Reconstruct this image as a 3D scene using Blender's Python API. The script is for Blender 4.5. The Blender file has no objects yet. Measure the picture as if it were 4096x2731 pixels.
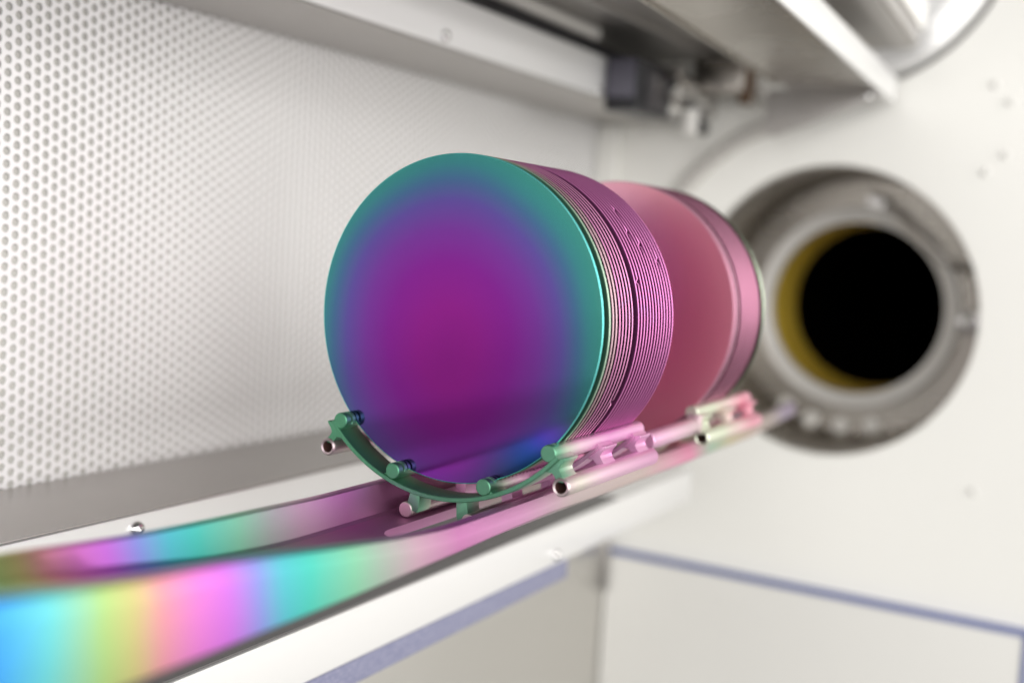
import bpy, bmesh, math
from mathutils import Vector, Matrix

C = bpy.context.scene.collection
S = bpy.context.scene

# ---------------------------------------------------------------- camera
yaw, pitch, roll = 0.5133, 0.0877, 0.0569
fw = Vector((-math.sin(yaw)*math.cos(pitch), math.cos(yaw)*math.cos(pitch), -math.sin(pitch)))
rt = Vector((math.cos(yaw), math.sin(yaw), 0)); up = rt.cross(fw)
R_ = rt*math.cos(roll) + up*math.sin(roll); U_ = -rt*math.sin(roll) + up*math.cos(roll)
cam_d = bpy.data.cameras.new("camera"); cam = bpy.data.objects.new("camera", cam_d); C.objects.link(cam)
M = Matrix((R_, U_, -fw)).transposed().to_4x4(); M.translation = Vector((0.2759, -0.4345, 0.0367))
cam.matrix_world = M
cam_d.sensor_width = 36; cam_d.lens = 4531.2/4096*36
cam_d.clip_start = 0.01; cam_d.clip_end = 60
cam_d.dof.use_dof = True; cam_d.dof.focus_distance = 0.517; cam_d.dof.aperture_fstop = 3.3
S.camera = cam

# ---------------------------------------------------------------- light
w = bpy.data.worlds.new("World"); S.world = w; w.use_nodes = True
w.node_tree.nodes["Background"].inputs[0].default_value = (0.95, 0.94, 0.93, 1)
w.node_tree.nodes["Background"].inputs[1].default_value = 0.21
def area(name, loc, tgt, sx, sy, e, col=(1, 1, 1)):
    d = bpy.data.lights.new(name, 'AREA'); d.shape = 'RECTANGLE'; d.size = sx; d.size_y = sy; d.energy = e; d.color = col
    o = bpy.data.objects.new(name, d); C.objects.link(o); o.location = loc
    o.rotation_euler = (Vector(tgt)-Vector(loc)).to_track_quat('-Z', 'Y').to_euler()
    return o
area("room_light", (2.6, -0.2, 0.50), (0, 0.2, 0.02), 3.2, 1.7, 108, (1.0, 0.985, 0.97))
area("aisle_light", (1.1, -2.4, 0.55), (0.1, 0.5, 0), 2.2, 1.2, 44, (1.0, 0.99, 0.975))
S.view_settings.view_transform = 'Standard'; S.view_settings.look = 'None'
S.view_settings.exposure = 0.07; S.view_settings.gamma = 1
S.render.engine = 'CYCLES'
S.cycles.max_bounces = 10; S.cycles.glossy_bounces = 6; S.cycles.diffuse_bounces = 5

# ---------------------------------------------------------------- material helpers
def lin(c):
    return tuple(((v/255)/12.92 if v/255 <= 0.04045 else (((v/255)+0.055)/1.055)**2.4) for v in c)
def mat(name, col, rough=0.5, metal=0.0, bump=None, noise=None, spec=0.5):
    m = bpy.data.materials.new(name); m.use_nodes = True
    nt = m.node_tree; b = nt.nodes["Principled BSDF"]
    b.inputs["Base Color"].default_value = (*col, 1); b.inputs["Roughness"].default_value = rough
    b.inputs["Metallic"].default_value = metal; b.inputs["Specular IOR Level"].default_value = spec
    tc = nt.nodes.new("ShaderNodeTexCoord")
    if noise:                                   # (scale vector, amount) : roughness and colour wear
        mp = nt.nodes.new("ShaderNodeMapping"); mp.inputs["Scale"].default_value = noise[0]
        n = nt.nodes.new("ShaderNodeTexNoise"); n.inputs["Scale"].default_value = 1; n.inputs["Detail"].default_value = 5
        nt.links.new(tc.outputs["Object"], mp.inputs[0]); nt.links.new(mp.outputs[0], n.inputs["Vector"])
        mr = nt.nodes.new("ShaderNodeMapRange"); mr.inputs[3].default_value = rough-noise[1]; mr.inputs[4].default_value = rough+noise[1]
        nt.links.new(n.outputs["Fac"], mr.inputs[0]); nt.links.new(mr.outputs[0], b.inputs["Roughness"])
    if bump:                                    # (scale vector, strength, distance)
        mp = nt.nodes.new("ShaderNodeMapping"); mp.inputs["Scale"].default_value = bump[0]
        n = nt.nodes.new("ShaderNodeTexNoise"); n.inputs["Scale"].default_value = 1; n.inputs["Detail"].default_value = 3
        nt.links.new(tc.outputs["Object"], mp.inputs[0]); nt.links.new(mp.outputs[0], n.inputs["Vector"])
        bp = nt.nodes.new("ShaderNodeBump"); bp.inputs["Strength"].default_value = bump[1]; bp.inputs["Distance"].default_value = bump[2]
        nt.links.new(n.outputs["Fac"], bp.inputs["Height"]); nt.links.new(bp.outputs[0], b.inputs["Normal"])
    return m
def ramp_mat(name, stops, lo, hi, rough, gain, expr, bump=None, metal=1.0):
    """thin-film coating: colour follows the film thickness, which varies over the part (expr builds the coordinate)"""
    m = mat(name, (1, 1, 1), rough, metal, bump)
    nt = m.node_tree; b = nt.nodes["Principled BSDF"]
    g = nt.nodes.new("ShaderNodeNewGeometry") if expr != 'object' else nt.nodes.new("ShaderNodeTexCoord")
    val = expr_nodes(nt, expr)
    mr = nt.nodes.new("ShaderNodeMapRange"); mr.inputs[1].default_value = lo; mr.inputs[2].default_value = hi
    nt.links.new(val, mr.inputs[0])
    cr = nt.nodes.new("ShaderNodeValToRGB"); cr.color_ramp.interpolation = 'EASE' if False else 'LINEAR'
    els = cr.color_ramp.elements
    for i, (p, c) in enumerate(stops):
        e = els[i] if i < 2 else els.new(1.0)
        e.position = (p-lo)/(hi-lo)
        l = lin(c); e.color = tuple(min(1.0, v*gain) for v in l)+(1,)
    els_sorted = None
    nt.links.new(mr.outputs[0], cr.inputs[0]); nt.links.new(cr.outputs[0], b.inputs["Base Color"])
    return m
def expr_nodes(nt, expr):
    tc = nt.nodes.new("ShaderNodeTexCoord")
    if expr[0] == 'y+kx':                       # along the bar, slightly skewed
        sx = nt.nodes.new("ShaderNodeSeparateXYZ"); nt.links.new(tc.outputs["Object"], sx.inputs[0])
        mu = nt.nodes.new("ShaderNodeMath"); mu.operation = 'MULTIPLY_ADD'; mu.inputs[1].default_value = expr[1]
        nt.links.new(sx.outputs[0], mu.inputs[0]); nt.links.new(sx.outputs[1], mu.inputs[2])
        ns = nt.nodes.new("ShaderNodeTexNoise"); ns.inputs["Scale"].default_value = 18
        nt.links.new(tc.outputs["Object"], ns.inputs["Vector"])
        m2 = nt.nodes.new("ShaderNodeMath"); m2.operation = 'MULTIPLY_ADD'; m2.inputs[1].default_value = expr[2]
        nt.links.new(ns.outputs["Fac"], m2.inputs[0]); nt.links.new(mu.outputs[0], m2.inputs[2])
        return m2.outputs[0]
    if expr[0] == 'radial':                     # distance from a film centre in the disc plane
        mp = nt.nodes.new("ShaderNodeMapping"); mp.inputs["Location"].default_value = (-expr[1], 0, -expr[2])
        mp.inputs["Scale"].default_value = (expr[3], 0, expr[4])
        nt.links.new(tc.outputs["Object"], mp.inputs[0])
        ln = nt.nodes.new("ShaderNodeVectorMath"); ln.operation = 'LENGTH'; nt.links.new(mp.outputs[0], ln.inputs[0])
        ns = nt.nodes.new("ShaderNodeTexNoise"); ns.inputs["Scale"].default_value = 10; ns.inputs["Detail"].default_value = 1
        nt.links.new(tc.outputs["Object"], ns.inputs["Vector"])
        m2 = nt.nodes.new("ShaderNodeMath"); m2.operation = 'MULTIPLY_ADD'; m2.inputs[1].default_value = expr[5]
        nt.links.new(ns.outputs["Fac"], m2.inputs[0]); nt.links.new(ln.outputs["Value"], m2.inputs[2])
        return m2.outputs[0]

brush_y = (900, 12, 900)
M_panel = mat("panel_aluminium", (0.88, 0.87, 0.865), 0.58, 0.35, noise=((400, 400, 30), 0.05))
M_filter = mat("filter_media", (0.52, 0.51, 0.475), 0.9, 0, bump=((700, 700, 700), 0.3, 0.0006))
M_frame = mat("brushed_steel", (0.82, 0.815, 0.805), 0.32, 0.5, bump=(brush_y, 0.05, 0.0004), noise=((300, 6, 300), 0.07))
M_rail_lit = mat("rail_steel_lit", (0.90, 0.895, 0.885), 0.22, 0, noise=((60, 4, 60), 0.06))  # steel rail coloured paler, in place of light the tray blocks
M_satin = mat("satin_steel", (0.50, 0.48, 0.46), 0.42, 1.0, bump=((12, 700, 700), 0.06, 0.0004), noise=((30, 30, 30), 0.06))
M_dark_steel = mat("dark_brushed_steel", (0.44, 0.41, 0.37), 0.28, 1.0, bump=((600, 600, 14), 0.08, 0.0004), noise=((14, 14, 40), 0.08))
M_wall = mat("cream_enamel", (0.84, 0.83, 0.785), 0.34, 0, bump=((60, 60, 60), 0.03, 0.001), noise=((5, 5, 5), 0.08))
M_cover = mat("cover_enamel", (0.70, 0.69, 0.655), 0.16, 0, noise=((6, 6, 6), 0.08))
M_black = mat("black_plastic", (0.012, 0.012, 0.016), 0.35)
M_gasket = mat("dark_gasket", (0.03, 0.03, 0.035), 0.6)
M_pol = mat("polished_panel_steel", (0.70, 0.685, 0.655), 0.34, 1.0, noise=((8, 8, 8), 0.06))
M_chrome = mat("polished_steel", (0.80, 0.79, 0.78), 0.16, 1.0)
M_white = mat("white_polymer", (0.82, 0.80, 0.76), 0.4)
M_blue = mat("blue_film", (0.24, 0.25, 0.37), 0.5, 0)
nt = M_blue.node_tree; vo = nt.nodes.new("ShaderNodeTexVoronoi"); vo.inputs["Scale"].default_value = 420; vo.inputs["Randomness"].default_value = 0.25
tcb = nt.nodes.new("ShaderNodeTexCoord"); nt.links.new(tcb.outputs["Object"], vo.inputs["Vector"])
crb = nt.nodes.new("ShaderNodeValToRGB"); crb.color_ramp.elements[0].color = (0.33, 0.335, 0.42, 1); crb.color_ramp.elements[1].color = (0.15, 0.155, 0.25, 1)
crb.color_ramp.elements[0].position = 0.15; crb.color_ramp.elements[1].position = 0.75
nt.links.new(vo.outputs["Distance"], crb.inputs[0]); nt.links.new(crb.outputs[0], nt.nodes["Principled BSDF"].inputs["Base Color"])
M_ledge_shade = mat("painted_ledge_shade", (0.10, 0.097, 0.095), 0.42, 0, noise=((40, 8, 40), 0.06))  # painted shade: dark grey for the ledge top under the paddle
M_blue2 = mat("blue_seal", (0.08, 0.11, 0.30), 0.40)
M_quartz = mat("quartz_white", (0.72, 0.70, 0.67), 0.22, 0, noise=((20, 20, 20), 0.1))
M_amber = mat("amber_liner", (0.72, 0.52, 0.07), 0.30, 0, noise=((30, 30, 30), 0.1))
M_bore_black = mat("black_bore", (0.0015, 0.0013, 0.001), 0.9, spec=0.0)  # deep part of the tube, plain near-black
M_brown = mat("brown_cable", (0.10, 0.05, 0.02), 0.6)
M_pipe = mat("gas_pipe_steel", (0.42, 0.40, 0.38), 0.3, 1.0)

# film colours -------------------------------------------------------
PADDLE = [(-0.42, (90, 90, 235)), (-0.265, (78, 120, 255)), (-0.245, (85, 185, 255)), (-0.232, (125, 228, 232)),
          (-0.214, (196, 232, 150)), (-0.203, (228, 218, 150)), (-0.193, (255, 176, 190)), (-0.180, (255, 150, 238)),
          (-0.168, (238, 140, 255)), (-0.155, (170, 175, 255)), (-0.142, (110, 220, 235)), (-0.128, (100, 232, 215)),
          (-0.105, (160, 232, 195)), (-0.086, (200, 208, 200)), (-0.066, (226, 190, 208)), (-0.035, (226, 150, 205)),
          (0.015, (230, 170, 212)), (0.07, (216, 200, 200)), (0.15, (224, 206, 202)), (0.195, (246, 190, 210)), (0.225, (250, 168, 202)), (0.262, (190, 216, 196)),
          (0.30, (222, 212, 182)), (0.35, (226, 204, 196)), (0.41, (216, 204, 200)), (0.45, (206, 192, 214))]
M_paddle = ramp_mat("carbide_film_paddle", PADDLE, -0.45, 0.45, 0.50, 0.70, ('y+kx', 0.22, 0.011), bump=((1300, 1300, 1300), 0.22, 0.0005))
BOAT = [(-0.02, (92, 156, 120)), (-0.0075, (100, 164, 130)), (-0.001, (136, 186, 158)), (0.006, (196, 205, 190)),
        (0.02, (238, 205, 222)), (0.05, (235, 170, 218)), (0.10, (240, 188, 222))]
M_boat = ramp_mat("carbide_film_boat", BOAT, -0.03, 0.11, 0.48, 0.90, ('y+kx', 0.03, 0.002), bump=((1500, 1500, 1500), 0.12, 0.0004))
BOAT_T = [(-0.02, (195, 182, 184)), (-0.0075, (205, 186, 190)), (0.007, (222, 214, 205)), (0.03, (240, 205, 224)), (0.10, (238, 176, 218))]
M_boat_t = ramp_mat("carbide_film_tube", BOAT_T, -0.03, 0.11, 0.48, 0.90, ('y+kx', 0.03, 0.002), bump=((1500, 1500, 1500), 0.12, 0.0004))
BOAT_B = [(-0.02, (225, 230, 212)), (0.02, (226, 232, 210)), (0.05, (245, 215, 215)), (0.075, (248, 178, 196)), (0.10, (246, 190, 205))]
M_boat_b = ramp_mat("carbide_film_rear_boat", BOAT_B, -0.03, 0.11, 0.48, 0.90, ('y+kx', 0.03, 0.002))
M_boat_m = ramp_mat("carbide_film_spacer", [(-0.02, (235, 170, 215)), (0.03, (240, 200, 222)), (0.08, (222, 205, 205))], -0.03, 0.11, 0.48, 0.90, ('y+kx', 0.03, 0.002))
M_bore = mat("tube_bore_dark", (0.07, 0.03, 0.025), 0.6)

# wafer films
WAF = [(0.0, (136, 36, 132)), (0.024, (142, 38, 138)), (0.042, (132, 42, 146)), (0.056, (120, 60, 154)), (0.0680, (98, 82, 158)),
       (0.0765, (74, 110, 148)), (0.0825, (66, 134, 140)), (0.0880, (66, 144, 136)), (0.098, (84, 150, 134))]
M_w_front = ramp_mat("nitride_film_front_wafer", WAF, 0, 0.1, 0.10, 0.84, ('radial', -0.003, -0.013, 1.06, 0.90, 0.013))
def film(name, rgb, rough=0.22, gain=1.1):
    l = lin(rgb); return mat(name, tuple(min(1, v*gain) for v in l), rough, 1.0)
M_w_green = film("film_dark_green", (110, 160, 135), 0.4, 1.3)
M_rim_cyan = film("rim_cyan", (130, 240, 235), 0.45, 0.85)
M_rim_pale = film("rim_pale_green", (206, 232, 206), 0.48, 0.72)
M_rim_cream = film("rim_cream", (236, 196, 206), 0.48, 0.74)
M_rim_pink = film("rim_pink", (236, 160, 206), 0.48, 0.80)
M_rim_mauve = film("rim_mauve", (222, 138, 196), 0.48, 0.85)
M_w_violet = film("film_violet", (196, 118, 178), 0.34, 1.05)
M_w_plum = film("film_plum", (150, 84, 140), 0.26, 0.9)
M_w_red = ramp_mat("film_red_wafer", [(0, (208, 156, 182)), (0.05, (212, 158, 180)), (0.066, (220, 160, 172)), (0.08, (224, 164, 172))], 0, 0.1, 0.34, 1.32, ('radial', 0.02, -0.01, 1, 1, 0.004))
M_rim_rose = film("rim_rose", (218, 152, 180), 0.42, 0.80)
M_rim_dusk = film("rim_dusky_rose", (200, 150, 170), 0.5)
M_w_rose = film("film_rose", (196, 130, 160))
M_w_dummy = film("film_grey_green", (170, 182, 160), 0.2)

# ---------------------------------------------------------------- object helpers
def link(name, bm, m, parent=None, smooth=35, **props):
    me = bpy.data.meshes.new(name)
    if parent is not None:
        L = parent.matrix_world.translation if parent.parent is None else None
        off = Vector(parent['_o']) if '_o' in parent else Vector((0, 0, 0))
        bmesh.ops.translate(bm, verts=bm.verts, vec=-off)
    bmesh.ops.recalc_face_normals(bm, faces=bm.faces)
    if smooth:
        for f in bm.faces: f.smooth = True
        a = math.radians(smooth)
        for e in bm.edges:
            if len(e.link_faces) == 2 and e.calc_face_angle(0) > a: e.smooth = False
    bm.to_mesh(me); bm.free()
    mats = m if isinstance(m, (list, tuple)) else [m]
    for k in mats: me.materials.append(k)
    o = bpy.data.objects.new(name, me); C.objects.link(o)
    if parent is not None:
        o.parent = parent; o['_o'] = tuple(off)
    for k, v in props.items(): o[k] = v
    return o
def thing(name, label, cat, loc, group=None):
    o = bpy.data.objects.new(name, None); C.objects.link(o); o.location = loc; o.empty_display_size = 0.01
    o['_o'] = tuple(loc); o['label'] = label; o['category'] = cat
    if group: o['group'] = group
    return o
def tag(o, label, cat, group=None):
    o['label'] = label; o['category'] = cat
    if group: o['group'] = group
    return o
def origin_to(o, loc):
    o.data.transform(Matrix.Translation(-Vector(loc))); o.location = loc
    return o
def box(bm, x0, x1, y0, y1, z0, z1, bev=0.0, seg=2):
    r = bmesh.ops.create_cube(bm, size=1)
    vs = r['verts']
    for v in vs:
        v.co = Vector(((x0+x1)/2+v.co.x*(x1-x0), (y0+y1)/2+v.co.y*(y1-y0), (z0+z1)/2+v.co.z*(z1-z0)))
    if bev:
        es = list({e for v in vs for e in v.link_edges})
        bmesh.ops.bevel(bm, geom=es, offset=bev, segments=seg, affect='EDGES', profile=0.6)
def cyl(bm, p0, p1, r, n=24, r2=None, caps=True):
    p0, p1 = Vector(p0), Vector(p1); d = p1-p0
    q = d.to_track_quat('Z', 'Y').to_matrix().to_4x4(); q.translation = (p0+p1)/2
    return bmesh.ops.create_cone(bm, cap_ends=caps, cap_tris=False, segments=n, radius1=r, radius2=r if r2 is None else r2, depth=d.length, matrix=q)
def lathe(bm, prof, n=64, cx=0.0, cz=0.0, close=False):
    """revolve (r, y) profile round the Y axis through (cx, cz)"""
    rings = []
    for r, y in prof:
        if r < 1e-7: rings.append([bm.verts.new((cx, y, cz))])
        else: rings.append([bm.verts.new((cx+r*math.cos(2*math.pi*i/n), y, cz+r*math.sin(2*math.pi*i/n))) for i in range(n)])
    prs = list(zip(rings, rings[1:]))
    if close: prs.append((rings[-1], rings[0]))
    for a, b in prs:
        for i in range(n):
            j = (i+1) % n
            if len(a) == 1 and len(b) == 1: continue
            if len(a) == 1: bm.faces.new((a[0], b[i], b[j]))
            elif len(b) == 1: bm.faces.new((a[i], a[j], b[0]))
            else: bm.faces.new((a[i], a[j], b[j], b[i]))
def lathe_axis(bm, prof, origin, axis, n=24):
    b2 = bmesh.new(); lathe(b2, prof, n)
    q = Vector((0, 1, 0)).rotation_difference(Vector(axis)).to_matrix().to_4x4(); q.translation = Vector(origin)
    b2.transform(q); me = bpy.data.meshes.new("tmp"); b2.to_mesh(me); b2.free(); bm.from_mesh(me); bpy.data.meshes.remove(me)
def tube_path(bm, pts, r, n=12):
    pts = [Vector(p) for p in pts]; rings = []
    for i, p in enumerate(pts):
        t = (pts[min(i+1, len(pts)-1)]-pts[max(i-1, 0)]).normalized()
        a = t.cross(Vector((0.13, 0.2, 0.97))).normalized(); b = t.cross(a)
        rings.append([bm.verts.new(p+(a*math.cos(2*math.pi*k/n)+b*math.sin(2*math.pi*k/n))*r) for k in range(n)])
    for A, B in zip(rings, rings[1:]):
        for k in range(n): bm.faces.new((A[k], A[(k+1) % n], B[(k+1) % n], B[k]))
    bm.faces.new(rings[0]); bm.faces.new(rings[-1])
def prism_y(bm, poly, y0, y1, bev=0.0):
    a = [bm.verts.new((x, y0, z)) for x, z in poly]; b = [bm.verts.new((x, y1, z)) for x, z in poly]
    n = len(poly); fs = [bm.faces.new(a), bm.faces.new(b[::-1])]
    for i in range(n): fs.append(bm.faces.new((a[i], b[i], b[(i+1) % n], a[(i+1) % n])))
    if bev:
        es = [e for e in {e for v in a+b for e in v.link_edges}]
        bmesh.ops.bevel(bm, geom=es, offset=bev, segments=2, affect='EDGES', profile=0.6, clamp_overlap=True)
def screw_bm(p, axis, r):
    bm = bmesh.new()
    h = r*0.75
    lathe_axis(bm, [(0.0, h*0.55), (r*0.32, h*0.55), (r*0.36, h), (r*0.62, h*0.93), (r*0.88, h*0.6), (r, h*0.1), (r, -0.001)], p, axis, 20)
    return bm

# ================================================================ setting: furnace face, left wall
YW = 0.658
TC = (0.0011, -0.0126); RF = 0.1398
UC = (0.0, 0.34); RU = 0.1457
# back wall with two round openings: built as radial fans around each opening
bm = bmesh.new()
def hole_block(bm, cx, cz, r, x0, x1, z0, z1, y, n=96):
    inner, outer = [], []
    for i in range(n):
        a = 2*math.pi*(i+0.5)/n; c, s = math.cos(a), math.sin(a)
        inner.append(bm.verts.new((cx+r*c, y, cz+r*s)))
        t = min(((x1-cx)/c if c > 1e-9 else (x0-cx)/c if c < -1e-9 else 1e9), ((z1-cz)/s if s > 1e-9 else (z0-cz)/s if s < -1e-9 else 1e9))
        outer.append(bm.verts.new((cx+t*c, y, cz+t*s)))
    for i in range(n):
        j = (i+1) % n
        co = []
        pa, pb = outer[i].co, outer[j].co
        if abs(pa.x-pb.x) > 1e-6 and abs(pa.z-pb.z) > 1e-6:
            kx = x1 if max(pa.x, pb.x) > x1-1e-6 else x0
            kz = z1 if max(pa.z, pb.z) > z1-1e-6 else z0
            co = [bm.verts.new((kx, y, kz))]
        bm.faces.new([inner[i], outer[i]]+co+[outer[j], inner[j]])
    # rolled lip going in
    prev = inner
    for dr, dy in ((-0.0006, 0.0004), (-0.001, 0.0015), (-0.001, 0.012)):
        ring = [bm.verts.new((cx+(r+dr)*math.cos(2*math.pi*(i+0.5)/n), y+dy, cz+(r+dr)*math.sin(2*math.pi*(i+0.5)/n))) for i in range(n)]
        for i in range(n): bm.faces.new((prev[i], prev[(i+1) % n], ring[(i+1) % n], ring[i]))
        prev = ring
ZM = 0.16
hole_block(bm, TC[0], TC[1], RF, -0.60, 1.2, -0.9, ZM, YW)
hole_block(bm, UC[0], UC[1], RU, -0.60, 1.2, ZM, 1.0, YW)
back_wall = link("back_wall", bm, M_wall, smooth=30, kind='structure')
for (x, z) in ((0.1352, 0.1987), (0.1488, 0.1833), (0.1487, 0.1374), (0.1336, 0.1218), (0.148, -0.1651), (0.222, 0.03), (0.222, 0.36)):
    o = link("wall_screw", screw_bm((x, YW, z), (0, -1, 0), 0.0036), M_cover, back_wall)
# upright corner trim, and a grey ridge added to imitate a soft shade arc
bm = bmesh.new(); box(bm, -0.247, -0.222, YW-0.010, YW-0.001, -0.108, 0.163, 0.002)
tag(link("corner_trim", bm, M_wall), "pale upright corner strip between perforated panel and back wall", "trim strip")
bm = bmesh.new()
pts = []
for k in range(15):
    a = math.radians(152-k*3.4); r = 0.187
    pts.append((TC[0]+r*math.cos(a), YW-0.005, TC[1]+r*math.sin(a)))
pts = [(TC[0]-0.185, YW-0.005, TC[1]+0.02)] + pts + [(-0.082, YW-0.005, 0.20)]
tube_path(bm, pts, 0.0075, 10)
tag(link("shade_arc", bm, mat("shade_arc_grey", (0.50, 0.48, 0.45), 0.6)), "grey curved ridge imitating a soft shade arc left of the round tube mouth", "shade arc")

# ---------------- perforated side panel (real holes)
XP = -0.248
PZ, PY, RH = 0.00667, 0.005925, 0.00242
panel = thing("perforated_panel", "large pale perforated metal sheet on the left side wall", "wall panel", (XP, 0, 0.0275))
def perforated(y0, y1, z0, z1, off_y, off_z):
    bm = bmesh.new(); n = 12
    c0, c1 = math.ceil((y0-off_y)/PY)+0, math.floor((y1-off_y)/PY)
    V = {}
    def vert(y, z, dx=0.0):
        k = (round(y*2e5), round(z*2e5), round(dx*1e6))
        if k not in V: V[k] = bm.verts.new((XP+dx, y, z))
        return V[k]
    T = 0.0008
    for c in range(c0, c1+1):
        yc = off_y+c*PY; sh = (c % 2)*PZ/2
        r0, r1 = math.floor((z0-off_z-sh)/PZ), math.ceil((z1-off_z-sh)/PZ)
        for r in range(r0, r1+1):
            zc = off_z+sh+r*PZ
            if zc < z0-PZ*0.45 or zc > z1+PZ*0.45: continue
            # cell = hexagon, pointed along y at +-2/3 PY
            hx = [(PY*2/3, 0), (PY/3, PZ/2), (-PY/3, PZ/2), (-PY*2/3, 0), (-PY/3, -PZ/2), (PY/3, -PZ/2)]
            out = [vert(yc+a, zc+b) for a, b in hx]
            ring = [bm.verts.new((XP, yc+RH*math.cos(2*math.pi*i/n), zc+RH*math.sin(2*math.pi*i/n))) for i in range(n)]
            ringc = [bm.verts.new((XP-0.00018, yc+(RH-0.00022)*math.cos(2*math.pi*i/n), zc+(RH-0.00022)*math.sin(2*math.pi*i/n))) for i in range(n)]
            back = [bm.verts.new((XP-T, yc+(RH-0.00022)*math.cos(2*math.pi*i/n), zc+(RH-0.00022)*math.sin(2*math.pi*i/n))) for i in range(n)]
            ang = [math.atan2(b, a) for a, b in hx]
            for k in range(6):
                i0 = k*2; 
                bm.faces.new((out[k], out[(k+1) % 6], ring[(i0+2) % n], ring[(i0+1) % n], ring[i0]))
            for i in range(n):
                j = (i+1) % n
                bm.faces.new((ring[i], ring[j], ringc[j], ringc[i]))
                bm.faces.new((ringc[i], ringc[j], back[j], back[i]))
    return bm
o = link("sheet", perforated(-0.72, 0.652, -0.111, 0.166, -0.0493, 0.142), M_panel, panel, smooth=40)
bm = bmesh.new(); box(bm, XP-0.006, XP-0.0016, -0.74, YW, -0.13, 0.19)
link("backing", bm, M_filter, panel, smooth=0)
bm = bmesh.new(); box(bm, XP-0.010, XP-0.001, -2.2, -0.742, -0.13, 0.19)
link("end_sheet", bm, M_panel, panel, smooth=0)

# ---------------- upper frame rail
up_f = thing("upper_frame_rail", "bright folded steel rail above the perforated panel with round screws", "rail", (-0.2, 0, 0.18))
bm = bmesh.new(); box(bm, -0.26, -0.158, -2.0, YW-0.002, 0.166, 0.2005, 0.0012)
link("rail_body", bm, M_rail_lit, up_f)
bm = bmesh.new(); box(bm, -0.2470, -0.1592, -2.0, YW-0.003, 0.1648, 0.1658, 0.0003)
link("ledge_shade_sheet", bm, M_satin, up_f)  # added darker sheet, paints the shade on the rail's underside
for y, z in ((-0.02, 0.1726), (0.2188, 0.1726), (0.4601, 0.1690)):
    link("screw", screw_bm((-0.158, y, z), (1, 0, 0), 0.0042), M_chrome, up_f)
bm = bmesh.new(); box(bm, -0.20, -0.164, -2.0, 0.62, 0.2008, 0.2128, 0.0008)
tag(link("cable_channel", bm, M_black), "long black channel running along the top of the bright upper rail", "channel")
bm = bmesh.new(); box(bm, -0.166, -0.158, -1.2, 0.462, 0.2128, 0.2235, 0.0032, 3)
tag(link("guide_bar", bm, M_white), "slim white bar with rounded end above the black channel", "bar")
top_p = thing("top_cover", "grey steel cover sheet over the left of the bay with a raised seam", "cover", (-0.15, 0, 0.235))
bm = bmesh.new(); box(bm, -0.26, -0.055, -1.6, YW-0.003, 0.2245, 0.2275, 0.001)
link("cover_sheet", bm, M_satin, top_p)
bm = bmesh.new(); box(bm, -0.122, -0.112, -1.6, YW-0.006, 0.2195, 0.2243, 0.0015)
link("seam", bm, M_satin, top_p)

# ---------------- lower ledges and rails
lo_f = thing("lower_frame_rail", "bright folded steel rail below the perforated panel with one round screw", "rail", (-0.2, 0, -0.13))
bm = bmesh.new(); box(bm, -0.26, -0.160, -2.0, YW-0.002, -0.1615, -0.111, 0.0012)
link("rail_body", bm, M_frame, lo_f)
bm = bmesh.new(); box(bm, -0.2470, -0.1612, -2.0, YW-0.003, -0.1108, -0.1098, 0.0003)
link("ledge_shade_sheet", bm, M_satin, lo_f)  # added darker sheet, paints this steel ledge as shaded
for y in (-0.0362, 0.30):
    link("screw", screw_bm((-0.160, y, -0.1185), (1, 0, 0), 0.0044), M_chrome, lo_f)
gh = thing("guide_housing", "wide steel ledge with bright front face under the iridescent bar", "ledge", (-0.12, 0, -0.18))
bm = bmesh.new(); box(bm, -0.26, -0.080, -2.0, 0.55, -0.1915, -0.1625, 0.0010)
link("ledge_body", bm, M_frame, gh)
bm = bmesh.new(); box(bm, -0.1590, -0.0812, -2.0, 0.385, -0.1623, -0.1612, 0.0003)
link("shade_strip", bm, M_ledge_shade, gh)  # added strip, stands in for the paddle's shade on the ledge
bm = bmesh.new(); box(bm, -0.16, -0.0805, -2.0, 0.300, -0.206, -0.1920, 0.0008)
link("film_strip", bm, M_blue, gh)
for y in (0.279,):
    link("screw", screw_bm((-0.080, y, -0.185), (1, 0, 0), 0.004), M_chrome, gh)
bm = bmesh.new(); box(bm, -0.26, -0.206, -2.0, YW-0.002, -0.75, -0.2063, 0.002)
tag(link("lower_side_panel", bm, M_pol), "grey steel side panel below the blue film strip", "panel")
bm = bmesh.new(); box(bm, -0.26, -0.206, 0.552, YW-0.002, -0.2058, -0.1618, 0.002)
tag(link("corner_block", bm, M_frame), "pale steel block in the corner past the end of the wide ledge", "block")
bm = bmesh.new(); box(bm, -0.2058, -0.2005, YW-0.014, YW-0.0095, -0.325, -0.264, 0.002)  # grey strip added in place of the dark gap in the corner
tag(link("corner_gap_strip", bm, M_satin), "small grey upright strip added for the dark corner gap by the blue seal", "gap strip")

# cover plate of the tube below, edged in blue
cp = thing("cover_plate", "cream cover plate low on the back wall edged with a blue seal", "cover", (0, YW, -0.45))
bm = bmesh.new(); box(bm, -0.2055, 0.2022, YW-0.008, YW-0.0005, -0.75, -0.2865, 0.0015)
link("plate", bm, M_cover, cp)
bm = bmesh.new()
box(bm, -0.2055, 0.2075, YW-0.009, YW-0.0006, -0.2862, -0.2806, 0.0015)
box(bm, 0.2026, 0.2075, YW-0.009, YW-0.0006, -0.75, -0.2864, 0.0015)
link("edge_seal", bm, M_blue2, cp)

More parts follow.
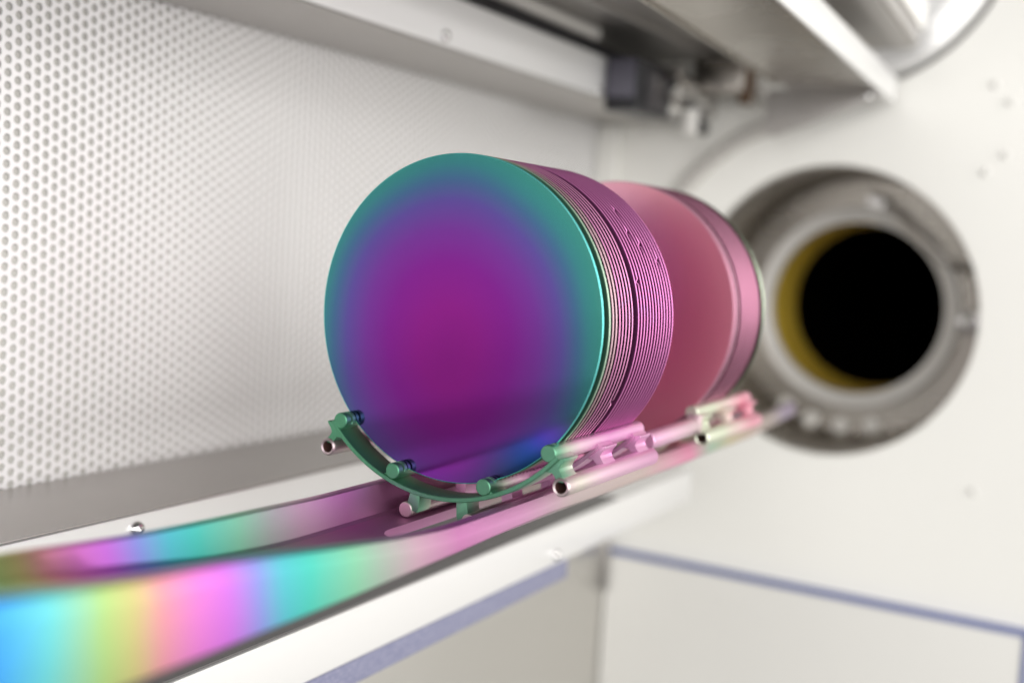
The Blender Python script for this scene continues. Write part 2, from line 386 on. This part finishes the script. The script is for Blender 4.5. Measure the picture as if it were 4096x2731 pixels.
# ================================================================ furnace tube mouth
mouth = thing("tube_mouth", "round dark steel recess in the back wall around the black furnace bore", "furnace opening", (TC[0], YW, TC[1]))
YB = 0.800
bm = bmesh.new()
lathe(bm, [(RF-0.0010, YW+0.012), (RF-0.0012, YB-0.004), (RF-0.004, YB), (0.100, YB)], 96, *TC)
link("recess", bm, M_dark_steel, mouth)
ft = thing("furnace_tube", "white quartz ring and amber lined black bore inside the round recess", "furnace tube", (TC[0], YB-0.02, TC[1]))
bm = bmesh.new()
lathe(bm, [(0.1065, YB-0.001), (0.1065, YB-0.016), (0.1045, YB-0.0195), (0.0990, YB-0.021), (0.0970, YB-0.0175), (0.0955, YB-0.0165), (0.0942, YB-0.0195), (0.0930, YB-0.0205), (0.0906, YB-0.019), (0.0899, YB-0.0155), (0.0896, YB-0.006)], 96, *TC)
link("quartz_ring", bm, M_quartz, ft)
bm = bmesh.new(); lathe(bm, [(0.0896, YB-0.006), (0.0896, YB+0.084)], 96, *TC); link("liner", bm, M_amber, ft)
bm = bmesh.new(); lathe(bm, [(0.0896, YB+0.084), (0.0887, YB+0.096), (0.0887, YB+1.6), (0.0, YB+1.6)], 64, *TC); link("bore", bm, M_bore_black, ft)
for (ax, az) in ((-0.0038, -0.1191), (0.0251, -0.1202), (0.0541, -0.1164), (-0.034, -0.116)):
    k = (YB-0.004+0.4345)/(YW+0.4345)
    x, z = 0.2759+(ax-0.2759)*k, 0.0367+(az-0.0367)*k
    if (x-TC[0])**2+(z-TC[1])**2 > 0.131**2: 
        s_ = 0.131/math.hypot(x-TC[0], z-TC[1]); x, z = TC[0]+(x-TC[0])*s_, TC[1]+(z-TC[1])*s_
    bm = bmesh.new(); lathe_axis(bm, [(0, 0.009), (0.0045, 0.009), (0.0062, 0.0075), (0.0068, 0.004), (0.0068, -0.001)], (x, YB, z), (0, -1, 0), 24)
    bmesh.ops.scale(bm, verts=bm.verts, vec=(1.3, 1, 1.3), space=Matrix.Translation((-x, 0, -z)))
    link("bolt", bm, M_white, mouth)
gl = thing("gas_line", "thin steel gas pipe with fitting at upper right inside the round recess", "pipe", (0.06, YB-0.02, 0.07))
bm = bmesh.new(); tube_path(bm, [(0.018, YB-0.018, 0.098), (0.030, YB-0.022, 0.094), (0.066, YB-0.026, 0.062), (0.090, YB-0.026, 0.042), (0.104, YB-0.022, 0.036), (0.122, YB-0.012, 0.034)], 0.0042, 12)
link("pipe", bm, M_pipe, gl)
bm = bmesh.new()
cyl(bm, (0.008, YB-0.018, 0.101), (0.026, YB-0.020, 0.096), 0.0085, 6); cyl(bm, (0.014, YB-0.001, 0.0995), (0.014, YB-0.020, 0.0995), 0.006, 16)
link("fitting", bm, M_chrome, gl)
cl = thing("side_clamp", "small steel clamp at right inside the round recess beside the quartz ring", "clamp", (0.118, YB-0.02, -0.02))
bm = bmesh.new(); box(bm, 0.108, 0.134, YB-0.020, YB-0.002, -0.030, -0.006, 0.002); link("block", bm, M_pipe, cl)
bm = bmesh.new(); box(bm, 0.105, 0.136, YB-0.024, YB-0.0205, -0.023, -0.0125, 0.001); link("strap", bm, M_chrome, cl)

# upper tube door
ud = thing("upper_tube_door", "round bright steel door at the top edge with a dark gap around it", "door", (UC[0], YW, UC[1]))
bm = bmesh.new(); lathe(bm, [(0.1437, YW+0.012), (0.1437, YW+0.05), (0.0, YW+0.05)], 96, *UC); link("gap", bm, M_gasket, ud)
bm = bmesh.new(); lathe(bm, [(0.1395, YW+0.03), (0.1395, YW-0.002), (0.1370, YW-0.006), (0.1150, YW-0.008), (0.112, YW-0.012), (0.0, YW-0.013)], 96, *UC); link("door_disc", bm, M_frame, ud)
bm = bmesh.new(); cyl(bm, (0.052, YW-0.013, 0.272), (0.052, YW-0.028, 0.272), 0.017, 32); cyl(bm, (0.052, YW-0.0281, 0.272), (0.052, YW-0.036, 0.272), 0.009, 6)
link("door_knob", bm, M_chrome, ud)

# ================================================================ upper tray overhead
tray = thing("upper_tray", "grey brushed steel tray overhead seen from below with a bright side lip", "tray", (0.03, 0.3, 0.19))
def quad_prism(bm, pts, z0, z1, bev=0.0):
    a = [bm.verts.new((x, y, z0)) for x, y in pts]; b = [bm.verts.new((x, y, z1)) for x, y in pts]
    n = len(pts); bm.faces.new(a[::-1]); bm.faces.new(b)
    for i in range(n): bm.faces.new((a[i], a[(i+1) % n], b[(i+1) % n], b[i]))
    if bev: bmesh.ops.bevel(bm, geom=list({e for v in a+b for e in v.link_edges}), offset=bev, segments=2, affect='EDGES')
def ex(y, e): return {'l': 0.012-0.058*y, 'r': 0.086-0.050*y}[e]
bm = bmesh.new()
quad_prism(bm, [(ex(-0.5, 'l'), -0.5), (ex(-0.5, 'r')-0.003, -0.5), (ex(0.52, 'r')-0.003, 0.52), (ex(0.52, 'l'), 0.52)], 0.183, 0.186, 0.0005)
link("tray_floor", bm, M_dark_steel, tray)
bm = bmesh.new()
quad_prism(bm, [(ex(-0.5, 'r')-0.0028, -0.5), (ex(-0.5, 'r'), -0.5), (ex(0.645, 'r'), 0.645), (ex(0.645, 'r')-0.0028, 0.645)], 0.181, 0.2045, 0.0006)
link("side_lip", bm, M_frame, tray)
bm = bmesh.new()
quad_prism(bm, [(ex(-0.5, 'l')-0.003, -0.5), (ex(-0.5, 'l')-0.0002, -0.5), (ex(0.52, 'l')-0.0002, 0.52), (ex(0.52, 'l')-0.003, 0.52)], 0.181, 0.204, 0.0006)
link("inner_lip", bm, M_dark_steel, tray)
bm = bmesh.new()
prism_y(bm, [(-0.043, 0.186), (0.052, 0.186), (0.054, 0.178), (-0.036, 0.1445), (-0.046, 0.1455)], 0.575, 0.579, 0.0006)
quad_prism(bm, [(ex(0.523, 'l'), 0.5215), (ex(0.523, 'r')-0.0032, 0.5215), (ex(0.575, 'r')-0.0032, 0.5745), (ex(0.575, 'l'), 0.5745)], 0.1835, 0.1862)
link("end_gusset", bm, M_satin, tray)
link("screw", screw_bm((0.043, 0.575, 0.1785), (0, -1, 0), 0.0045), M_chrome, tray)
ub = thing("upper_bar", "pale grey square bar lying above the overhead tray", "bar", (0.08, 0.3, 0.25))
bm = bmesh.new()
def ux(y, o): return 0.108-0.050*y+o
quad_prism(bm, [(ux(-0.5, -0.05), -0.5), (ux(-0.5, 0), -0.5), (ux(0.60, 0), 0.60), (ux(0.60, -0.05), 0.60)], 0.222, 0.262, 0.003)
link("bar_body", bm, M_satin, ub)
bm = bmesh.new()
quad_prism(bm, [(ux(-0.5, 0.0002), -0.5), (ux(-0.5, 0.003), -0.5), (ux(0.61, 0.003), 0.61), (ux(0.61, 0.0002), 0.61)], 0.238, 0.262, 0.001)
link("white_edge", bm, M_white, ub)
bk = thing("rear_bracket", "dark bracket with brown cable end tucked behind the overhead tray", "bracket", (-0.09, 0.62, 0.2))
bm = bmesh.new(); box(bm, -0.126, -0.076, 0.600, 0.640, 0.188, 0.2190, 0.002); link("bracket_body", bm, M_dark_steel, bk)
bm = bmesh.new(); cyl(bm, (-0.078, 0.612, 0.178), (-0.074, 0.612, 0.215), 0.0065, 16); link("cable_end", bm, M_brown, bk)

# sensor block hanging from upper rail
sb = thing("sensor_block", "black block with silver screw fittings under the end of the upper rail", "sensor", (-0.14, 0.518, 0.18))
bm = bmesh.new(); box(bm, -0.157, -0.126, 0.473, 0.548, 0.155, 0.201, 0.002); link("housing", bm, M_black, sb)
bm = bmesh.new(); box(bm, -0.1555, -0.1285, 0.4700, 0.4728, 0.166, 0.199, 0.001); link("front_plate", bm, mat("slate_plastic", (0.13, 0.125, 0.16), 0.35), sb)
bm = bmesh.new(); cyl(bm, (-0.124, 0.536, 0.196), (-0.114, 0.536, 0.196), 0.006, 16); link("knob", bm, M_pipe, sb)
bm = bmesh.new(); box(bm, -0.1255, -0.1225, 0.488, 0.526, 0.160, 0.192, 0.001); link("face_plate", bm, mat("grey_plastic", (0.05, 0.045, 0.05), 0.3), sb)
for (p, q_, r) in (((-0.130, 0.548, 0.190), (-0.128, 0.593, 0.189), 0.0105), ((-0.128, 0.593, 0.187), (-0.127, 0.633, 0.184), 0.0075),
                   ((-0.132, 0.548, 0.171), (-0.130, 0.570, 0.170), 0.0075)):
    bm = bmesh.new(); cyl(bm, p, q_, r, 20); link("fitting", bm, M_chrome, sb)
bm = bmesh.new(); lathe_axis(bm, [(0, 0.024), (0.0055, 0.024), (0.0075, 0.021), (0.0078, 0), (0, 0)], (-0.126, 0.601, 0.172), (0, 0, -1), 20); link("plunger", bm, M_white, sb)
bm = bmesh.new(); box(bm, -0.140, -0.122, 0.634, 0.660, 0.170, 0.200, 0.003); link("end_clamp", bm, M_satin, sb)
bm = bmesh.new(); cyl(bm, (-0.130, 0.608, 0.172), (-0.130, 0.648, 0.158), 0.006, 14); link("cable_end", bm, M_black, sb)

# ================================================================ paddle
def interp(t, tab):
    if t <= tab[0][0]: return tab[0][1]
    for (a, va), (b, vb) in zip(tab, tab[1:]):
        if t <= b:
            u = (t-a)/(b-a); return va+(vb-va)*u
    return tab[-1][1]
def smooth_tab(t, tab, h=0.012):
    return sum(interp(t+h*k/4, tab)*wt for k, wt in zip((-4, -2, 0, 2, 4), (1, 2, 3, 2, 1)))/9
RIM_R = [(-0.8, -0.050), (-0.45, -0.052), (-0.30, -0.0555), (-0.2594, -0.0573), (-0.2174, -0.0629), (-0.180, -0.0658), (-0.134, -0.0715), (-0.0884, -0.0767), (-0.055, -0.0795), (0.5, -0.0795)]
RIM_L = [(-0.8, -0.058), (-0.30, -0.066), (-0.2037, -0.0715), (-0.1746, -0.0741), (-0.1488, -0.0761), (-0.116, -0.0775), (-0.0774, -0.0785), (-0.05, -0.0795), (0.5, -0.0795)]
FLOOR = [(-0.8, -0.060), (-0.30, -0.0690), (-0.2073, -0.0766), (-0.1785, -0.0821), (-0.1529, -0.0855), (-0.1205, -0.0905), (-0.0878, -0.0930), (-0.0701, -0.0938), (0.5, -0.0938)]
LOWER = [(-0.8, -0.088), (-0.2, -0.0912), (-0.12, -0.0912), (-0.05, -0.0900), (0.02, -0.0880), (0.08, -0.0895), (0.5, -0.0895)]
ys = [-0.8, -0.6, -0.45, -0.38, -0.33] + [-0.30+0.01*k for k in range(0, 26)]
S0, S1, SW = -0.0385, 0.30, 0.0108
ys += [S0+SW*(1-math.cos(math.radians(a))) for a in range(0, 91, 15)]
ys += [-0.01, 0.03, 0.08, 0.13, 0.18, 0.24]
ys += [S1-SW*(1-math.cos(math.radians(a))) for a in range(90, -1, -15)]
ys += [0.33, 0.37, 0.40, 0.44, 0.475]
ys = sorted(set(round(y, 5) for y in ys))
bm = bmesh.new()
secs = []
for y in ys:
    zr, zl, zf, zo = (smooth_tab(y, t) for t in (RIM_R, RIM_L, FLOOR, LOWER))
    if S0 <= y <= S1:
        if y < S0+SW: hw = math.sqrt(max(0, SW**2-(S0+SW-y)**2))
        elif y > S1-SW: hw = math.sqrt(max(0, SW**2-(y-S1+SW)**2))
        else: hw = SW
    else: hw = 0.0
    tp = 1.0 if y < 0.33 else 1.0-0.30*(y-0.33)/0.18
    row = []
    for sgn, zrim in ((-1, zl), (1, zr)):
        zrim = max(zrim, zf+0.0008) if y < -0.15 else zrim
        zb = min(zo-0.0085, zf-0.0046)
        pr = [(hw, zf), (0.0272, zf), (0.0290, zf+0.0012*min(1, (zrim-zf)/0.005)), (0.0325, zrim-0.0004), (0.0333, zrim), (0.0372, zrim), (0.0380, zrim-0.0004), (0.0398, zrim-0.0042), (0.0402, zrim-0.0056),
              (0.0402, zo+0.0008), (0.0396, zo), (0.0270, min(zo-0.0062, zf-0.002)), (0.018, zb), (hw, zb)]
        row.append([bm.verts.new((sgn*x*tp, y, z)) for x, z in pr])
    secs.append((row, hw))
for (A, ha), (B, hb) in zip(secs, secs[1:]):
    for s in (0, 1):
        a, b = A[s], B[s]; n = len(a)
        for i in range(n):
            j = (i+1) % n
            if j == 0 and ha < 1e-6 and hb < 1e-6: continue
            bm.faces.new((a[i], a[j], b[j], b[i]) if s else (a[j], a[i], b[i], b[j]))
for row, flip in ((secs[0][0], 0), (secs[-1][0], 1)):
    for s in (0, 1):
        bm.faces.new(row[s] if (s ^ flip) else row[s][::-1])
bmesh.ops.remove_doubles(bm, verts=bm.verts, dist=1e-6)
paddle = thing("paddle", "long iridescent rainbow coated carbide paddle bar carrying the wafer boats", "paddle", (0, 0, -0.0938))
po = link("paddle_body", bm, M_paddle, paddle, smooth=28)

# ================================================================ wafer boats
PITCH = 0.00343
def rod_bm(x, z, r, y0, y1, groove=True, dy=0.0):
    bm = bmesh.new(); n = 28; rings = []
    def ring(y, rr, g):
        vs = []
        for k in range(n):
            a = 2*math.pi*k/n; px, pz = x+rr*math.cos(a), z+rr*math.sin(a)
            if g:
                d = math.hypot(px, pz)
                if d < 0.0757: px, pz = px*0.0757/d, pz*0.0757/d
            vs.append(bm.verts.new((px, y, pz)))
        rings.append(vs)
    ring(y0, r-0.0005, False); ring(y0+0.0003, r-0.0001, False); ring(y0+0.0008, r, False)
    if groove:
        s = -1
        while s*PITCH+0.0012 < y1-0.002:
            c = s*PITCH+dy
            if c-0.0007 > y0+0.001:
                ring(c-0.00075, r, False); ring(c-0.00055, r, True); ring(c+0.00055, r, True); ring(c+0.00075, r, False)
            s += 1
    ring(y1-0.0008, r, False); ring(y1-0.0003, r-0.0001, False); ring(y1, r-0.0005, False)
    for A, B in zip(rings, rings[1:]):
        for k in range(n): bm.faces.new((A[k], A[(k+1) % n], B[(k+1) % n], B[k]))
    bm.faces.new(rings[0]); bm.faces.new(rings[-1])
    return bm
def arc_bm(y0, y1, a0=-138.5, a1=-41.5, ro=0.0823, ri=0.0802):
    bm = bmesh.new(); n = 56; L = []
    prof = [(ri+0.0003, y0), (ro-0.0003, y0), (ro, y0+0.0003), (ro, y1-0.0003), (ro-0.0003, y1), (ri+0.0003, y1), (ri, y1-0.0003), (ri, y0+0.0003)]
    for i in range(n+1):
        a = math.radians(a0+(a1-a0)*i/n)
        L.append([bm.verts.new((r*math.cos(a), y, r*math.sin(a))) for r, y in prof])
    m = len(prof)
    for A, B in zip(L, L[1:]):
        for k in range(m): bm.faces.new((A[k], A[(k+1) % m], B[(k+1) % m], B[k]))
    bm.faces.new(L[0]); bm.faces.new(L[-1])
    return bm
def pol(r, deg): a = math.radians(deg); return (r*math.cos(a), r*math.sin(a))
def lug_bm(y0, y1, sgn):
    """end lug: neck from the upper rod to the side tube with a small tab pointing outwards"""
    P = [(0.0560, -0.0560), (0.0590, -0.0553), (0.0607, -0.0550), (0.0636, -0.0537), (0.0643, -0.0541), (0.0640, -0.0551), (0.0622, -0.0572), (0.0612, -0.0588),
         (0.0618, -0.0603), (0.0640, -0.0622), (0.0640, -0.0645), (0.0606, -0.0645), (0.0598, -0.0622), (0.0585, -0.0608), (0.0560, -0.0607), (0.0548, -0.0612), (0.0552, -0.0592), (0.0562, -0.0578)]
    bm = bmesh.new(); prism_y(bm, [(sgn*x, z) for x, z in (P if sgn > 0 else P[::-1])], y0, y1, 0.0003)
    return bm
def post_bm(y0, y1, sgn):
    """short web between the arc and an inner rod"""
    (x0, z0), (x1, z1) = pol(0.0785, -71.2), pol(0.0812, -69.0)
    tx, tz = math.sin(math.radians(20)), math.cos(math.radians(20))
    w2 = 0.0013
    P = [(x0-w2*1.0, z0-0.0003), (x0+w2, z0+0.0006), (x1+w2*1.4, z1+0.0012), (x1-w2*1.3, z1-0.0003)]
    bm = bmesh.new(); prism_y(bm, [(sgn*x, z) for x, z in P], y0, y1, 0.0003)
    return bm
def make_boat(name, label, cat, group, ma, mt, y_off=0.0, skids=True):
    t = thing(name, label, cat, (0, y_off, -0.0823), group)
    def sh(bm): bmesh.ops.translate(bm, verts=bm.verts, vec=(0, y_off, 0)); return bm
    for sgn in (-1, 1):
        link("rod", sh(rod_bm(sgn*0.0562, -0.0529, 0.00385, -0.0077, 0.0885)), ma, t)
        link("rod", sh(rod_bm(sgn*0.0247, -0.0725, 0.00385, -0.0077, 0.0885)), ma, t)
        bm = bmesh.new()
        lathe(bm, [(0.0028, -0.0076), (0.0036, -0.0080), (0.0041, -0.0075), (0.0043, -0.0066), (0.0043, 0.0906), (0.0038, 0.0918), (0.0029, 0.0918)], 32, sgn*0.0632, -0.0664)
        tb = link("side_tube", sh(bm), mt, t)
        bm = bmesh.new(); lathe(bm, [(0.0029, 0.0918), (0.0028, 0.02), (0.0028, -0.0076)], 32, sgn*0.0632, -0.0664)
        link("tube_bore", sh(bm), M_bore, tb)
        for y0 in (-0.0070, 0.034, 0.074):
            link("lug", sh(lug_bm(y0, y0+0.0125, sgn)), ma, t)
            link("post", sh(post_bm(y0, y0+0.0125, sgn)), ma, t)
        link("skid_rod", sh(rod_bm(sgn*0.0172, -0.0897, 0.0037, -0.0065, 0.0885, False)), mt, t)
        for y0 in (-0.0058, 0.035, 0.075):
            bm = bmesh.new(); prism_y(bm, [(sgn*0.0098, -0.0812), (sgn*0.0152, -0.0804), (sgn*0.0166, -0.0868), (sgn*0.0150, -0.0895), (sgn*0.0112, -0.0905), (sgn*0.0105, -0.0880)], y0, y0+0.0105, 0.0004)
            link("skid_web", sh(bm), ma, t)
    for y0 in (-0.0080, 0.033, 0.073):
        link("arc_plate", sh(arc_bm(y0, y0+0.0145)), ma, t)
    return t
def copy_tree(o, parent=None):
    c = o.copy(); C.objects.link(c)
    if parent is not None: c.parent = parent
    for ch in [k for k in bpy.data.objects if k.parent == o]: copy_tree(ch, c)
    return c
boat = make_boat("wafer_boat", "iridescent carbide wafer boat with green front arc holding the near stack", "wafer boat", "wafer boats on the paddle", M_boat, M_boat_t)
rear = copy_tree(boat)
rear.location.y = 0.1720
rear['label'] = "blurred pale pink wafer boat holding the far stack near the tube mouth"
for o in [k for k in bpy.data.objects if k.parent == rear]:
    if o.data.materials[0] in (M_boat, M_boat_t):
        o.material_slots[0].link = 'OBJECT'; o.material_slots[0].material = M_boat_b
# empty spacer boat between the two
sp = thing("spacer_boat", "short empty pale pink cradle between the two wafer boats", "cradle", (0, 0.095, -0.0823))
for sgn in (-1, 1):
    for (x, z, r) in ((0.0582, -0.0600, 0.0047), (0.0300, -0.0765, 0.0035)):
        link("rod", (lambda b: (bmesh.ops.translate(b, verts=b.verts, vec=(0, 0.1020, 0)), b)[1])(rod_bm(sgn*x, z, r, -0.006, 0.060, False)), M_boat_m, sp)
for y0 in (0.100, 0.150):
    link("arc_plate", arc_bm(y0, y0+0.010, -133, -47, 0.0845, 0.0815), M_boat_m, sp)
bm = bmesh.new(); box(bm, 0.0545, 0.0625, 0.1625, 0.1665, -0.0640, -0.0535, 0.001); link("end_block", bm, M_boat_m, sp)
for sgn in (-1, 1):
    bm = bmesh.new(); box(bm, sgn*0.016-0.003, sgn*0.016+0.003, 0.100, 0.160, -0.0937, -0.0840, 0.001); link("foot", bm, M_boat_m, sp)

# ================================================================ wafers
def wafer_mesh(name, mats, T=0.00068, R=0.075, notch=True):
    """disc with rounded rim (material 1) and a V notch at angle 0"""
    bm = bmesh.new(); n = 180
    prof = [(-0.00042, -T/2), (-0.00012, -T/2+0.00010), (0, -0.00012), (0, 0.00012), (-0.00012, T/2-0.00010), (-0.00042, T/2)]
    def rad(i):
        d = min(i, n-i)
        if not notch: return R
        return R-(0.0011 if d == 0 else 0.0)
    def ang(i):
        if not notch: return 2*math.pi*i/n
        if i == 1: return math.radians(0.95)
        if i == n-1: return -math.radians(0.95)
        return 2*math.pi*i/n
    rings = []
    for dr, y in prof:
        rings.append([bm.verts.new(((rad(i)+dr)*math.cos(ang(i)), y, (rad(i)+dr)*math.sin(ang(i)))) for i in range(n)])
    for A, B in zip(rings, rings[1:]):
        for i in range(n):
            f = bm.faces.new((A[i], A[(i+1) % n], B[(i+1) % n], B[i])); f.material_index = 1; f.smooth = True
    for rg, rev in ((rings[0], 0), (rings[-1], 1)):
        c = bm.verts.new((0, rg[0].co.y, 0))
        for i in range(n):
            f = bm.faces.new((c, rg[i], rg[(i+1) % n]))
    bmesh.ops.recalc_face_normals(bm, faces=bm.faces)
    me = bpy.data.meshes.new(name); bm.to_mesh(me); bm.free()
    for m in mats: me.materials.append(m)
    return me
WM = wafer_mesh("wafer", [M_w_violet, M_rim_pink])
WF = wafer_mesh("wafer_front", [M_w_front, M_rim_cyan], notch=False)
def wafer(mesh, mats, y, notch_deg, label, group, tilt=0.0):
    o = bpy.data.objects.new("wafer", mesh); C.objects.link(o); o.location = (0, y, 0)
    o.rotation_euler = (tilt, -math.radians(notch_deg), 0)
    for i, m in enumerate(mats):
        o.material_slots[i].link = 'OBJECT'; o.material_slots[i].material = m
    return tag(o, label, "wafer", group)
ordn = ["first", "second", "third", "fourth", "fifth", "sixth", "seventh", "eighth", "ninth", "tenth", "eleventh", "twelfth", "thirteenth", "fourteenth", "fifteenth", "sixteenth",
        "seventeenth", "eighteenth", "nineteenth", "twentieth", "twenty-first", "twenty-second"]
GN, GF = "wafers standing in the near boat", "wafers standing in the far boat"
notches = {16: 46, 15: 36, 17: 31, 21: 25, 12: 17, 9: -26}
slots = [0]+list(range(2, 10))+list(range(11, 24))
for i, s in enumerate(slots):
    nd = notches.get(s, 150+((s*47) % 80))
    jit = math.radians(0.10*math.sin(s*2.3))
    if s == 0: o = wafer(WF, (M_w_front, M_rim_cyan), 0, 0, "large round front wafer, magenta centre fading to purple and teal edge", GN)
    elif s == 2: wafer(WM, (M_w_green, M_rim_pale), s*PITCH, nd, "second wafer of the near stack, dark green face and pale green rim", GN, jit)
    elif s == 3: wafer(WM, (M_w_plum, M_rim_cream), s*PITCH, nd, "third wafer of the near stack, thin cream rim", GN, jit)
    elif s < 10: wafer(WM, (M_w_plum, M_rim_cream if s == 4 else M_rim_pink), s*PITCH, nd,
                       (ordn[i]+" wafer from the front of the near stack, pale pink rim before the gap") if s != 9 else "ninth wafer of the near stack with a notch low right, last before the gap", GN, jit)
    elif s == 11: wafer(WM, (M_w_violet, M_rim_mauve), s*PITCH, nd, "tenth wafer of the near stack, first one after the wider dark gap", GN, jit)
    elif s == 23: wafer(WM, (M_w_violet, M_rim_mauve), s*PITCH, nd, "last mauve wafer at the back of the near stack facing the gap", GN, jit)
    elif s in notches: wafer(WM, (M_w_violet, M_rim_mauve), s*PITCH, nd, ordn[i]+" wafer of the near stack, mauve rim with a tiny dark notch at right", GN, jit)
    else: wafer(WM, (M_w_violet, M_rim_mauve), s*PITCH, nd, ordn[i]+" wafer from the front of the near stack, smooth mauve rim behind the gap", GN, jit)
far = [0, 1, 2, 4, 5, 6, 7, 8, 9, 10, 11, 12, 13]
for k, s in enumerate(far):
    y = 0.170+s*PITCH
    if k == 0: wafer(WM, (M_w_red, M_rim_dusk), y, 160, "dusky red front wafer of the blurred far stack", GF)
    elif s < 3: wafer(WM, (M_w_rose, M_rim_dusk), y, 150+k*7, ordn[k]+" wafer of the far stack, dusky rose, close behind the red front one", GF)
    elif s == 13: wafer(WM, (M_w_rose, M_rim_rose), y, 150, "rearmost pink wafer of the far stack just before the grey one", GF)
    else: wafer(WM, (M_w_rose, M_rim_rose), y, 140+k*9, "blurred bright pink wafer edge in the middle of the far stack", GF)
wafer(WM, (M_w_dummy, M_w_dummy), 0.2245, 200, "grey green wafer standing last at the back of the far stack", GF)

for o in bpy.data.objects:
    if '_o' in o: del o['_o']
